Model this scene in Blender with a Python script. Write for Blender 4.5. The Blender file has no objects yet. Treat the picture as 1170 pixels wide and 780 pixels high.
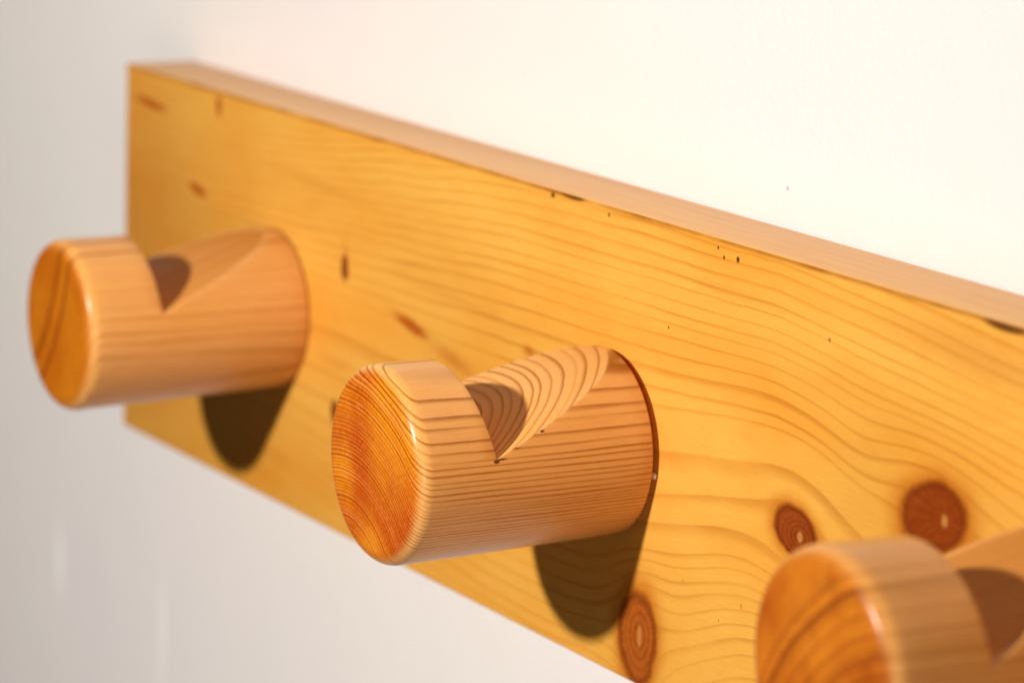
import bpy, bmesh, math
from mathutils import Matrix, Vector

sc = bpy.context.scene
col = sc.collection

# ------------------------------------------------------------------ sizes (metres)
H, T = 0.100, 0.0207                 # board height and thickness (front face at y = 0, wall at y = T)
X1, S, ZC = 0.0941, 0.1640, 0.0494   # first peg, spacing, peg height
LEN = 2 * X1 + 2 * S                 # board length
R, RB, L, RR = 0.0209, 0.0201, 0.0564, 0.0036
W, HN, E_ = 0.0174, 0.0055, 0.0010   # lip thickness, notch bottom height, slope end

# ------------------------------------------------------------------ node expression helper
class X:
    nt = None
    def __init__(s, v): s.v = v
    @staticmethod
    def m(op, *a, clamp=False):
        n = X.nt.nodes.new('ShaderNodeMath'); n.operation = op; n.use_clamp = clamp
        for i, q in enumerate(a):
            if isinstance(q, X): X.nt.links.new(q.v, n.inputs[i])
            else: n.inputs[i].default_value = float(q)
        return X(n.outputs[0])
    def __add__(s, o): return X.m('ADD', s, o)
    __radd__ = __add__
    def __sub__(s, o): return X.m('SUBTRACT', s, o)
    def __rsub__(s, o): return X.m('SUBTRACT', o, s)
    def __mul__(s, o): return X.m('MULTIPLY', s, o)
    __rmul__ = __mul__
    def __truediv__(s, o): return X.m('DIVIDE', s, o)
    def __pow__(s, o): return X.m('POWER', s, o)
def xmax(a, b): return X.m('MAXIMUM', a, b)
def xmin(a, b): return X.m('MINIMUM', a, b)
def xabs(a): return X.m('ABSOLUTE', a)
def sat(a): return X.m('ADD', a, 0.0, clamp=True)
def xexp(a): return X.m('EXPONENT', a)
def smooth(a, e0, e1):
    n = X.nt.nodes.new('ShaderNodeMapRange'); n.interpolation_type = 'SMOOTHSTEP'
    X.nt.links.new(a.v, n.inputs[0]); n.inputs[1].default_value = e0; n.inputs[2].default_value = e1
    return X(n.outputs[0])
def coords():
    t = X.nt.nodes.new('ShaderNodeTexCoord'); s = X.nt.nodes.new('ShaderNodeSeparateXYZ')
    X.nt.links.new(t.outputs['Object'], s.inputs[0])
    n = X.nt.nodes.new('ShaderNodeSeparateXYZ'); X.nt.links.new(t.outputs['Normal'], n.inputs[0])
    return [X(s.outputs[i]) * 1000.0 for i in range(3)], [X(n.outputs[i]) for i in range(3)]   # millimetres
def vec(a, b, c):
    n = X.nt.nodes.new('ShaderNodeCombineXYZ')
    for i, q in enumerate((a, b, c)):
        if isinstance(q, X): X.nt.links.new(q.v, n.inputs[i])
        else: n.inputs[i].default_value = q
    return n.outputs[0]
def noise(v, scale=1.0, detail=2.0, rough=.5):           # about -1 .. 1
    n = X.nt.nodes.new('ShaderNodeTexNoise'); X.nt.links.new(v, n.inputs['Vector'])
    n.inputs['Scale'].default_value = scale; n.inputs['Detail'].default_value = detail
    n.inputs['Roughness'].default_value = rough
    return (X(n.outputs[0]) - 0.5) * 2.0
def mixc(f, a, b, mode='MIX'):
    n = X.nt.nodes.new('ShaderNodeMix'); n.data_type = 'RGBA'; n.blend_type = mode; n.clamp_factor = True
    X.nt.links.new(f.v, n.inputs[0]) if isinstance(f, X) else setattr(n.inputs[0], 'default_value', f)
    for i, q in ((6, a), (7, b)):
        if isinstance(q, tuple): n.inputs[i].default_value = (*q, 1)
        else: X.nt.links.new(q, n.inputs[i])
    return n.outputs[2]
def gray(f):
    n = X.nt.nodes.new('ShaderNodeCombineColor')
    for i in range(3): X.nt.links.new(f.v, n.inputs[i])
    return n.outputs[0]
def material(name):
    m = bpy.data.materials.new(name); m.use_nodes = True; X.nt = m.node_tree
    return m, m.node_tree.nodes['Principled BSDF']
def bump(height, b, strength, dist):
    n = X.nt.nodes.new('ShaderNodeBump'); n.inputs['Strength'].default_value = strength
    n.inputs['Distance'].default_value = dist
    X.nt.links.new(height.v, n.inputs['Height']); X.nt.links.new(n.outputs[0], b.inputs['Normal'])
def blob(x, z, x0, z0, sx, sz, ang=0.0):
    """gaussian ellipse on the board face, long axis turned by ang degrees"""
    c, s = math.cos(math.radians(ang)), math.sin(math.radians(ang))
    dx, dz = x - x0, z - z0
    u, v = (dx * c + dz * s) / sx, (dz * c - dx * s) / sz
    return xexp((u * u + v * v) * -1.0)
def ring_profile(p, sharp):
    """0 in early wood rising slowly, then a quick drop behind the dark late-wood line"""
    f = X.m('FRACT', p)
    return smooth(f, 1.0 - sharp, 0.93) * (1.0 - smooth(f, 0.93, 1.0))

# ------------------------------------------------------------------ board wood
KNOTS = [  # x, z, radius x, radius z, tilt, field sx, sz, strength
    (329.0, 46.6, 7.9, 5.2, -8, 15, 11, .95),
    (374.0, 60.0, 11.3, 6.7, 14, 18, 10, .95),
    (272.0, 10.2, 8.0, 10.6, 0, 12, 14, .9)]
def board_material():
    m, b = material('varnished_pine_board')
    (x, y, z), (nx, ny, nz) = coords()
    wob = noise(vec(x * .012, y * .02, z * .03), 1, 2)
    fine = noise(vec(x * .05, y * .1, z * .12), 1, 3)
    u = z - 49.0 + xmax(x - 320.0, 0.0) * .075 + y * .55 + wob * 1.5 + fine * .5
    u = u - blob(x, z, 323, 20, 46, 40) * 20.0
    u = u + blob(x, z, 350, 64, 13, 14) * 2.5
    for (kx, kz, rx, rz, a, sx, sz, c) in KNOTS:
        u = u - blob(x, z, kx, kz, sx, sz) * (z - kz) * c
    P = xmax(u - 8.0, 0.0) * .20 + u * .045 + xmax(u - 26.0, 0.0) * .10 - xmax(-26.0 - u, 0.0) * .17 - xmax(-5.0 - u, 0.0) * .075
    P = P * (1.0 + smooth(x * -1.0, -230.0, -40.0) * .55) + noise(vec(P * 1.3, x * .004, 0.0), 1, 1) * .35
    rp = ring_profile(P, .46)
    line = rp * rp
    vis = sat(noise(vec(x * .015, y * .05, z * .045), 1.7, 2) * .8 + .62) * (.75 + .25 * smooth(x, 150., 250.))
    line = line * vis
    fibre = noise(vec(x * .12, y * 4.0, z * 4.5), 1, 3, .6)
    big = noise(vec(x * .018, y * .05, z * .05), 1, 3)
    base = mixc(sat(big * .8 + .45), BOARD_A, BOARD_B)
    base = mixc(line * (.68 - smooth(z * -1.0, -45., -20.) * .16), base, BOARD_LINE)
    base = mixc(sat(fibre * .5 + .12) * .5, base, BOARD_LINE)
    pore = smooth(noise(vec(x * .45, y * 3.0, z * 5.0 + wob * 4.0), 1, 2, .6), .30, .55)
    base = mixc(pore * .45, base, (.40, .11, .012))
    # resin streaks, small wood marks, and a broad left-end tone that is partly painted light
    j = noise(vec(x * .35, 0.0, z * .35), 1, 2) * .9
    xs, zs = x + j, z + noise(vec(z * .4, 3.0, x * .3), 1, 2) * .8
    streak = None
    for (x0, z0, sx, sz, a, k) in [
        (59.2, 95.8, 1.9, 2.9, 0, 1.0), (16.5, 91.0, 11, 1.3, -3, 1.0), (47, 72.4, 6.0, 1.7, -9, 1.0),
        (132.3, 71, 2.5, 6, 0, .25), (167, 58.2, 9.0, 1.7, -9, .95), (188, 54, 14, 2.8, -10, .45),
        (222.5, 62.5, 3.4, 1.6, 0, .6), (130, 42, 14, 2.5, 0, .3), (165, 38, 14, 4, 5, .35), (190, 68, 30, 2, -2, .25), (120, 84, 40, 2, -2, .25), (385, 92, 40, 6, -4, .35),
        (345, 54, 8, 5, 0, .15), (90, 12, 26, 3, 0, .25), (5, 50, 75, 70, 0, .38), (40, 84, 50, 2.5, -1, .2), (70, 60, 40, 2, -1, .2), (300, 90, 60, 1.6, -2, .2), (200, 20, 18, 4, 0, .2)]:  # widest blob: orange wood at the left end, partly weaker light painted in
        g = blob(xs, zs, x0, z0, sx, sz, a) * k
        streak = g if streak is None else xmax(streak, g)
    front = smooth(ny * -1.0, .5, .9)
    base = mixc(smooth(streak, .04, .85) * front * .95, base, STREAK)
    # knots
    kn = noise(vec(x * .10, 1.0, z * .10), 1, 2)
    kr = noise(vec(x * .45, 2.0, z * .45), 1, 3, .6)
    for (kx, kz, rx, rz, a, sx, sz, c), (tone_, ringf, cx_, cz_, cw, ch, edge) in zip(KNOTS, KLOOK):
        ca, sa = math.cos(math.radians(a)), math.sin(math.radians(a))
        dx, dz = x - kx, z - kz
        ua, va = (dx * ca + dz * sa) / rx, (dz * ca - dx * sa) / rz
        rho = X.m('SQRT', ua * ua + va * va) + kn * .17 + kr * .07
        inside = 1.0 - smooth(rho, .80, 1.12)
        halo = (1.0 - smooth(rho, .85, 1.9))
        halo = halo * halo * .95
        # the knot's own rings, centred on its pith
        du, dv = dx - cx_ * rx, dz - cz_ * rz
        rr_ = X.m('SQRT', (du / rx) ** 2.0 + (dv / rz) ** 2.0)
        rings = smooth(X.m('SINE', rr_ * ringf + kr * 1.6 + kn * 2.0), -.1, 1.0) * (1.0 - smooth(rr_, .3, .95) * .75)
        ray = noise(vec(X.m('ARCTAN2', dv, du) * 6.0, rr_ * 1.5, kx), 1, 2, .6)
        kc = mixc(rings * (.5 if rx < 10 else .15) + sat(kr * .6), tone_[1], tone_[0])
        kc = mixc(sat(ray * .9) * .5, kc, KNOT_EDGE)
        kc = mixc(sat(ray * -.9) * .45, kc, tone_[2])
        rim = smooth(rho, .66, .92) * (1.0 - smooth(rho, .95, 1.10))
        kc = mixc(rim * edge, kc, KNOT_EDGE)
        dx2, dz2 = (du + kr * .3) / (rx * cw), dv / (rz * ch)
        core = 1.0 - smooth(X.m('SQRT', dx2 * dx2 + dz2 * dz2), .4, 1.3)
        kc = mixc(core * .7, kc, KNOT_CORE)
        base = mixc(halo * front, base, (.50, .145, .012))
        base = mixc(inside * front, base, kc)
    # two little sound knots
    red = xmax(blob(xs, z, 132.3, 66.2, 1.9, 3.2), blob(xs, z, 128.4, 29.9, 1.9, 2.8))
    base = mixc(smooth(red, .12, .6) * front * .92, base, (.17, .022, .004))
    # dents, pinholes and dirt
    dark = None
    for (x0, z0, sx, sz, a, k) in [
        (230.5, 99.0, .9, .5, 0, .7), (254.2, 97.9, .45, .6, 0, .9),
        (297.0, 97.9, .4, .4, 0, .95), (299.3, 96.3, .45, .45, 0, .95), (304.4, 96.7, .7, .75, 0, 1), (279.5, 78.4, .4, .4, 0, .8),
        (337.6, 86.6, .5, .5, 0, .8), (216, 86, .35, .35, 0, .6), (268, 88, .3, .3, 0, .6), (311, 27, .3, .9, 0, .6), (303, 22, .3, .7, 0, .6), (289, 27, .3, .3, 0, .7),
        (239.0, 99.5, 5.5, .75, 0, 1.0), (230.5, 98.6, 1.2, .8, 0, .8), (392.5, 99.5, 8.0, 1.5, 0, 1.0), (381, 100, 5.0, .5, 0, .6), (362, 100, 8.0, .3, 0, .5), (349, 99.6, 3.0, .3, 0, .5)]:
        g = blob(x, z, x0, z0, sx, sz, a) * k
        dark = g if dark is None else xmax(dark, g)
    frontish = smooth(ny * -1.0, .05, .4)
    dark = smooth(dark, .25, .75) * frontish
    base = mixc(dark * .9, base, (.035, .012, .006))
    # worn arris along the top front edge
    arris = smooth(z, 98.5, 99.6) * frontish * sat(noise(vec(x * .05, 0., 7.), 1, 3) * 1.2 + .7)
    base = mixc(arris * .85, base, (.26, .065, .003))
    # planed top edge: the pale light it catches is painted into its colour
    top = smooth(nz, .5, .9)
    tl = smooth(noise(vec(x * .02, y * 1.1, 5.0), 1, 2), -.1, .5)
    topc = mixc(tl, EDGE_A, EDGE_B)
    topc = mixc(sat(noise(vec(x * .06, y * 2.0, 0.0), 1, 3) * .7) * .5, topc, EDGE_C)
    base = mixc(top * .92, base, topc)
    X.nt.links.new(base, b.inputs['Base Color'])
    rg = .34 + fibre * .05 + big * .04 + top * .12
    X.nt.links.new(rg.v, b.inputs['Roughness'])
    b.inputs['Specular IOR Level'].default_value = .03
    b.inputs['Coat IOR'].default_value = 1.36; b.inputs['Coat Weight'].default_value = .30; b.inputs['Coat Roughness'].default_value = .18
    bump(fibre * .5 + noise(vec(x * .03, y * .03, z * .06), 1, 1) * 2.0, b, .35, .0002)
    return m

# ------------------------------------------------------------------ peg wood
def peg_material(name, pith, freq, bend, side, sideline, end, endline, wave, sharp=.5, mottle=0.0, power=1.0, seed=0.0, tears=(), bold=(), pale=0.0, soft=1.0, ramp=0.0):
    m, b = material(name)
    (x, y, z), (nx, ny, nz) = coords()
    wob = noise(vec(x * .035, y * .012 + seed, z * .035), 1, 2)
    fine = noise(vec(x * .2, y * .06, z * .2), 1, 2)
    dx, dz = x - pith[0] + y * .012, z - pith[1] + y * .02
    r = X.m('SQRT', dx * dx + dz * dz) + wob * wave + fine * .10
    P = r * freq - xmax(r - bend[0], 0.0) ** 2.0 * bend[1]
    P = P + noise(vec(r * .28, seed, 0.0), 1, 1) * 1.1 + noise(vec(r * .9, seed + 5., y * .01), 1, 1) * .28
    endf = smooth(ny * -1.0, .55, .97)
    rp = ring_profile(P, sharp)
    line = rp ** power
    strength = sat(.72 + noise(vec(r * .8, seed + 9., y * .03), 1, 2) * 1.15)
    line = line * strength * soft
    for (r0, sg, k) in bold:
        q = (r - r0 - fine * .15) / sg
        line = xmax(line, xexp(q * q * -1.0) * k)
    pband = smooth(noise(vec(r * .30, seed + 2., 0.0), 1, 1), -.15, .35)
    pl = ring_profile(P + .42, .36) * pband * pale
    fibre = noise(vec(x * 3.0, y * .10, z * 3.0), 1, 3, .6)
    pores = noise(vec(x * 2.2, y * .3, z * 2.2), 1, 3, .65)
    tone = noise(vec(x * .05, y * .02 + seed, z * .05), 1, 3)
    s = mixc(sat(tone * .7 + .5), side[0], side[1])
    s = mixc(line * .9, s, sideline)
    s = mixc(sat(fibre * .8) * .5, s, sideline)
    fleck = smooth(noise(vec(x * 2.6, y * .45 + seed, z * 2.6), 1, 2, .6), .32, .55)
    s = mixc(fleck * .35, s, sideline)
    s = mixc(sat(pores * -1.2) * .35, s, side[0])
    e = mixc(smooth(tone + pores * .25, -.35, .35), end[0], end[1])
    e = mixc(pl, e, end[2])
    e = mixc(sat(line * 1.05), e, endline)
    # medullary rays: fine marks running across the rings
    ang = X.m('ARCTAN2', dz, dx)
    ray = noise(vec(ang * 130.0, r * .55, seed), 1, 2, .6)
    e = mixc(sat(ray * 1.3 - .05) * .42, e, end[2])
    e = mixc(sat(ray * -1.5 - .15) * .40, e, endline)
    if mottle: e = mixc(sat(noise(vec(x * .16, 0., z * .16 + seed), 1, 2) * 1.5) * mottle, e, endline)
    sawn = (1.0 - smooth(X.m('SQRT', x * x + z * z), 19.2, 19.8)) * (1.0 - endf)
    s = mixc(sawn * ramp, s, (.50, .17, .022))
    colr = mixc(endf, s, e)
    # faint handling scuffs
    sc_ = smooth(noise(vec(x * .5, y * .25, z * .9 + seed), 1, 4, .7), .36, .52)
    colr = mixc(sc_ * .22, colr, (.16, .06, .02))
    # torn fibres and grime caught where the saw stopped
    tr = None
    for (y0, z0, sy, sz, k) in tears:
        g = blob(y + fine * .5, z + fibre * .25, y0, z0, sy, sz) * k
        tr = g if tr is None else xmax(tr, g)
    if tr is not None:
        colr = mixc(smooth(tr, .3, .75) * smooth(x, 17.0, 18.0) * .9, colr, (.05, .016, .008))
    speck = smooth(noise(vec(x * 1.1, y * .9, z * 1.1 + seed), 1, 1), .62, .72)
    colr = mixc(speck * .55, colr, (.14, .045, .015))
    X.nt.links.new(colr, b.inputs['Base Color'])
    rg = .36 + fibre * .06 - tone * .05
    X.nt.links.new(rg.v, b.inputs['Roughness'])
    b.inputs['Specular IOR Level'].default_value = .02
    b.inputs['Coat IOR'].default_value = 1.38; b.inputs['Coat Roughness'].default_value = .27
    # the sawn faces of the notch were left almost bare of varnish
    X.nt.links.new(((1.0 - sawn * .9) * .60).v, b.inputs['Coat Weight'])
    bump(fibre * .35 + tone * .8, b, .45, .00015)
    return m

def wall_material():
    m, b = material('painted_plaster_wall')
    (x, y, z), n = coords()
    big = noise(vec(x * .006, 0., z * .006), 1, 3)
    med = noise(vec(x * .02, 4., z * .018), 1, 3)
    c = mixc(sat(big * .9 + .5), WALL_A, WALL_B)
    c = mixc(sat(med * 1.2) * .25, c, WALL_C)
    # two old rubbed patches and a speck of dirt
    rub = xmax(blob(x, z, -94, -63, 2.2, 10, 4), blob(x, z, -18, -66, 2.6, 16, 0) * .5)
    c = mixc(rub * .85, c, (.95, .93, .94))
    roller = noise(vec(x * .22, 0., z * .12), 1, 4, .65)
    c = mixc(sat(roller * .8) * .12, c, (.62, .56, .54))
    scf = smooth(noise(vec(x * .05, 8., z * .012), 1, 5, .7), .34, .5)
    c = mixc(scf * .10, c, (.60, .55, .56))
    spk = xmax(smooth(blob(x, z, 290.2, 108.0, .55, .55), .3, .7), smooth(blob(x, z, 180, 118, .3, .3), .3, .7))
    c = mixc(spk * .55, c, (.25, .2, .15))
    X.nt.links.new(c, b.inputs['Base Color'])
    b.inputs['Roughness'].default_value = .55
    b.inputs['Specular IOR Level'].default_value = .35
    gr = noise(vec(x * .5, 0., z * .5), 1, 4, .6)
    bump(gr + med * 3.0, b, .22, .0005)
    return m

KLOOK = [  # (dark, light, pale) tones, ring frequency, pith offset x z, pith size, edge darkness
    (((.12, .014, .002), (.27, .050, .008), (.38, .09, .015)), 34.0, .22, -.12, .13, .24, .75),
    (((.13, .018, .003), (.25, .042, .006), (.42, .11, .015)), 22.0, .30, .00, .10, .20, .45),
    (((.20, .034, .004), (.38, .090, .012), (.46, .13, .02)), 30.0, .10, .06, .11, .24, .65)]
BOARD_A, BOARD_B, BOARD_LINE = (.78, .42, .082), (.72, .275, .028), (.43, .125, .008)
STREAK = (.40, .075, .006)
KNOT_A, KNOT_B, KNOT_EDGE, KNOT_CORE = (.20, .024, .003), (.33, .060, .008), (.10, .010, .002), (.55, .24, .06)
EDGE_A, EDGE_B, EDGE_C = (.86, .47, .17), (.82, .36, .13), (.52, .16, .035)  # EDGE tones include the light on the board's top face
WALL_A, WALL_B, WALL_C = (.77, .725, .70), (.77, .70, .73), (.77, .755, .69)

# ------------------------------------------------------------------ mesh helpers
def link(name, me, mat, parent=None):
    o = bpy.data.objects.new(name, me); col.objects.link(o)
    me.materials.append(mat); o.parent = parent
    return o
def box_bm(x0, x1, y0, y1, z0, z1):
    bm = bmesh.new(); bmesh.ops.create_cube(bm, size=1)
    for v in bm.verts:
        v.co = Vector((x0 if v.co.x < 0 else x1, y0 if v.co.y < 0 else y1, z0 if v.co.z < 0 else z1))
    return bm
def to_mesh(bm, name):
    bmesh.ops.recalc_face_normals(bm, faces=bm.faces)
    me = bpy.data.meshes.new(name); bm.to_mesh(me); bm.free(); return me
def smooth_by_angle(me, deg):
    for f in me.polygons: f.use_smooth = True
    me.set_sharp_from_angle(angle=math.radians(deg))
def lathe_y(profile, n=160):
    """profile: list of (y, r) from front centre to back centre"""
    bm = bmesh.new(); rows = []
    for (y, r) in profile:
        if r < 1e-9: rows.append([bm.verts.new((0, y, 0))])
        else: rows.append([bm.verts.new((r * math.cos(2 * math.pi * k / n), y, r * math.sin(2 * math.pi * k / n))) for k in range(n)])
    for a, b in zip(rows[:-1], rows[1:]):
        for k in range(n):
            k2 = (k + 1) % n
            if len(a) == 1: bm.faces.new((a[0], b[k], b[k2]))
            elif len(b) == 1: bm.faces.new((a[k], b[0], a[k2]))
            else: bm.faces.new((a[k], b[k], b[k2], a[k2]))
    return bm

def peg_mesh(length, gap, W, HN, R, lean, rr=RR):
    prof = [(-length, 0.0)]
    for k in range(11):
        a = math.pi / 2 * k / 10
        prof.append((-length + rr - rr * math.cos(a), R - rr + rr * math.sin(a)))
    nseg = 14
    for k in range(1, nseg):
        t = k / nseg
        y = (-length + rr) * (1 - t) + (-gap - .0004) * t
        prof.append((y, R * (1 - t) + RB * t))
    prof += [(-gap - .0004, RB), (-gap, RB - .0004), (-gap, RB - .0028), (.004, RB - .0028), (.004, 0.0)]
    me = to_mesh(lathe_y(prof), 'peg')
    tmp = bpy.data.objects.new('tmp_peg', me); col.objects.link(tmp)
    # notch cutter: upright face behind the lip, sloping face rising to the base
    y0, z0 = -length + W, HN
    sl = (R - HN) / (length - W - E_)
    zt = .05
    poly = [(y0, z0), (y0 - lean * (zt - z0) / .015, zt), (y0 + (zt - z0) / sl, zt)]
    bm = bmesh.new()
    a = [bm.verts.new((-.04, y, z)) for y, z in poly]; c = [bm.verts.new((.04, y, z)) for y, z in poly]
    bm.faces.new(a); bm.faces.new(c[::-1])
    for k in range(3): bm.faces.new((a[k], c[k], c[(k + 1) % 3], a[(k + 1) % 3]))
    cut = bpy.data.objects.new('tmp_cut', to_mesh(bm, 'cut')); col.objects.link(cut)
    md = tmp.modifiers.new('b', 'BOOLEAN'); md.operation = 'DIFFERENCE'; md.solver = 'EXACT'; md.object = cut
    bv = tmp.modifiers.new('v', 'BEVEL'); bv.width = .00025; bv.segments = 2; bv.limit_method = 'ANGLE'; bv.angle_limit = math.radians(28)
    dg = bpy.context.evaluated_depsgraph_get(); dg.update()
    out = bpy.data.meshes.new_from_object(tmp.evaluated_get(dg)); out.name = 'peg'
    out.materials.clear()
    bpy.data.objects.remove(tmp); bpy.data.objects.remove(cut)
    smooth_by_angle(out, 35)
    return out

# ------------------------------------------------------------------ the wall
wall = link('wall', to_mesh(box_bm(-1.6, 2.2, T, T + .1, -1.1, 1.5), 'wall'), wall_material())
wall['kind'] = 'structure'
wall['label'] = 'off-white painted wall behind the wooden peg rack'

# ------------------------------------------------------------------ the rack
rack = bpy.data.objects.new('coat_rack', None); col.objects.link(rack)
rack['label'] = 'varnished pine coat rack with round notched wooden pegs, fixed to the off-white wall'
rack['category'] = 'coat rack'

bm = box_bm(0, LEN, 0, T - .0006, 0, H)
bmesh.ops.bevel(bm, geom=list(bm.edges), offset=.0007, segments=3, profile=.5, affect='EDGES')
me = to_mesh(bm, 'board'); smooth_by_angle(me, 40)
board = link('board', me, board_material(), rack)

SIDE = ((.88, .465, .165), (.82, .355, .080)); SLINE = (.34, .092, .006)
ENDS = ((.48, .072, .002), (.70, .225, .008), (.92, .40, .13)); ELINE = (.17, .014, .001)
mats = [
    peg_material('larch_wide_grain', (-62., 31.), .85, (90., .0), ((.84, .43, .15), (.76, .32, .065)), (.42, .125, .012), ((.54, .165, .007), (.47, .115, .004), (.66, .24, .05)), (.13, .012, .001), .9, .40, 0, 1.0, 3.0,
                 bold=((64.7, .55, 1.0), (70.8, .55, .95), (66.3, .35, .35)), soft=.7, ramp=.6),
    peg_material('larch_fine_grain', (-8.5, -33.), 1.22, (38., .012), SIDE, SLINE, ENDS, ELINE, .6, .50, 0, 1.0, 0.0,
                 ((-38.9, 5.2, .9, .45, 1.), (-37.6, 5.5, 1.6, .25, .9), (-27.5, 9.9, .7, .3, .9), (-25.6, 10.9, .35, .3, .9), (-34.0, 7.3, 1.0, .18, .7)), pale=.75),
    peg_material('larch_streaked_grain', (33., -34.), .58, (38., .01), ((.78, .38, .125), (.68, .28, .06)), (.40, .14, .02), ((.40, .085, .006), (.56, .165, .012), (.66, .25, .06)), (.18, .026, .004), 1.9, .6, .55, 1.0, 6.0, ramp=.6, soft=.75)]
specs = [(X1, ZC + .0005, .0590, .0002, .0194, .0056, .0209, .0010, 'peg with a few wide dark rings across its end, nearest the left end of the board'),
         (X1 + S, ZC + .0010, .0572, .0014, .0182, .0056, .0209, .0030, 'middle peg with fine close growth rings and a dark gap behind its base'),
         (X1 + 2 * S + .0008, ZC + .0014, .0584, .0003, .0204, .0040, .0216, .0008, 'peg with streaked orange end grain, nearest the viewer and cut off by the picture edge')]
for (px, pz, ln, gap, lw, hn, rad, lean, lab), mt in zip(specs, mats):
    o = link('peg', peg_mesh(ln, gap, lw, hn, rad, lean), mt, rack)
    if gap > .0005:        # a bead of dried glue bridging the gap at the base
        gb = bmesh.new(); bmesh.ops.create_icosphere(gb, subdivisions=2, radius=.0007)
        for v in gb.verts: v.co = Vector((v.co.x * 1.2 + RB - .0009, v.co.y * .7 - gap / 2, v.co.z * 1.2 - .0022))
        gm, gbs = material('dried_glue'); gbs.inputs['Base Color'].default_value = (.72, .55, .34, 1); gbs.inputs['Roughness'].default_value = .4
        gme = to_mesh(gb, 'glue_bead'); smooth_by_angle(gme, 60); link('glue_bead', gme, gm, o)
    o.location = (px, 0, pz); o.rotation_euler[0] = math.radians(1.0); o.rotation_euler[1] = math.radians({0: 2.5, 1: 5.0, 2: 0.0}[mats.index(mt)]); o['label'] = lab; o['group'] = 'pegs of the coat rack'

# ------------------------------------------------------------------ light
KEY = Vector((.40, -.80, .37))
lt = bpy.data.lights.new('key_lamp', 'SPOT'); lt.energy = 42; lt.spot_size = math.radians(105); lt.spot_blend = 1.0; lt.shadow_soft_size = .020; lt.color = (1, .97, .87)
o = bpy.data.objects.new('key_lamp', lt); col.objects.link(o); o.location = KEY; o.rotation_euler = (Vector((.02, 0, -.02)) - KEY).to_track_quat('-Z', 'Y').to_euler()
def area(name, loc, target, size, energy, color):
    l = bpy.data.lights.new(name, 'AREA'); l.shape = 'SQUARE'; l.size = size; l.energy = energy; l.color = color
    o = bpy.data.objects.new(name, l); col.objects.link(o); o.location = loc
    o.rotation_euler = (Vector(target) - Vector(loc)).to_track_quat('-Z', 'Y').to_euler()
area('side_window', (1.25, -.72, -.10), (.2, 0, .05), .32, 3.0, (1, .90, .82))
w = bpy.data.worlds.new('World'); sc.world = w; w.use_nodes = True; X.nt = w.node_tree
t = X.nt.nodes.new('ShaderNodeTexCoord'); s = X.nt.nodes.new('ShaderNodeSeparateXYZ')
X.nt.links.new(t.outputs['Generated'], s.inputs[0])
up = smooth(X(s.outputs[2]), -.3, .9)
bg = w.node_tree.nodes['Background']
X.nt.links.new(mixc(up, (.007, .006, .005), (.042, .038, .034)), bg.inputs[0]); bg.inputs[1].default_value = 1.0

# ------------------------------------------------------------------ camera
rx, ry, rz = 1.37684993, -0.0309697474, 1.05809058
M = (Matrix.Rotation(rz, 3, 'Z') @ Matrix.Rotation(ry, 3, 'Y') @ Matrix.Rotation(rx, 3, 'X')).to_4x4()
cam = bpy.data.cameras.new('camera'); co = bpy.data.objects.new('camera', cam); col.objects.link(co)
M.translation = (0.906664157, -0.395124279, 0.219807825)
co.matrix_world = M
cam.sensor_width = 36; cam.lens = 4179.79 / 1170 * 36
cam.clip_start = .01; cam.clip_end = 100
cam.dof.use_dof = True; cam.dof.focus_distance = .735; cam.dof.aperture_fstop = 14.0
sc.camera = co

sc.view_settings.view_transform = 'Standard'; sc.view_settings.look = 'None'
sc.view_settings.exposure = 0; sc.view_settings.gamma = 1
sc.cycles.use_denoising = True
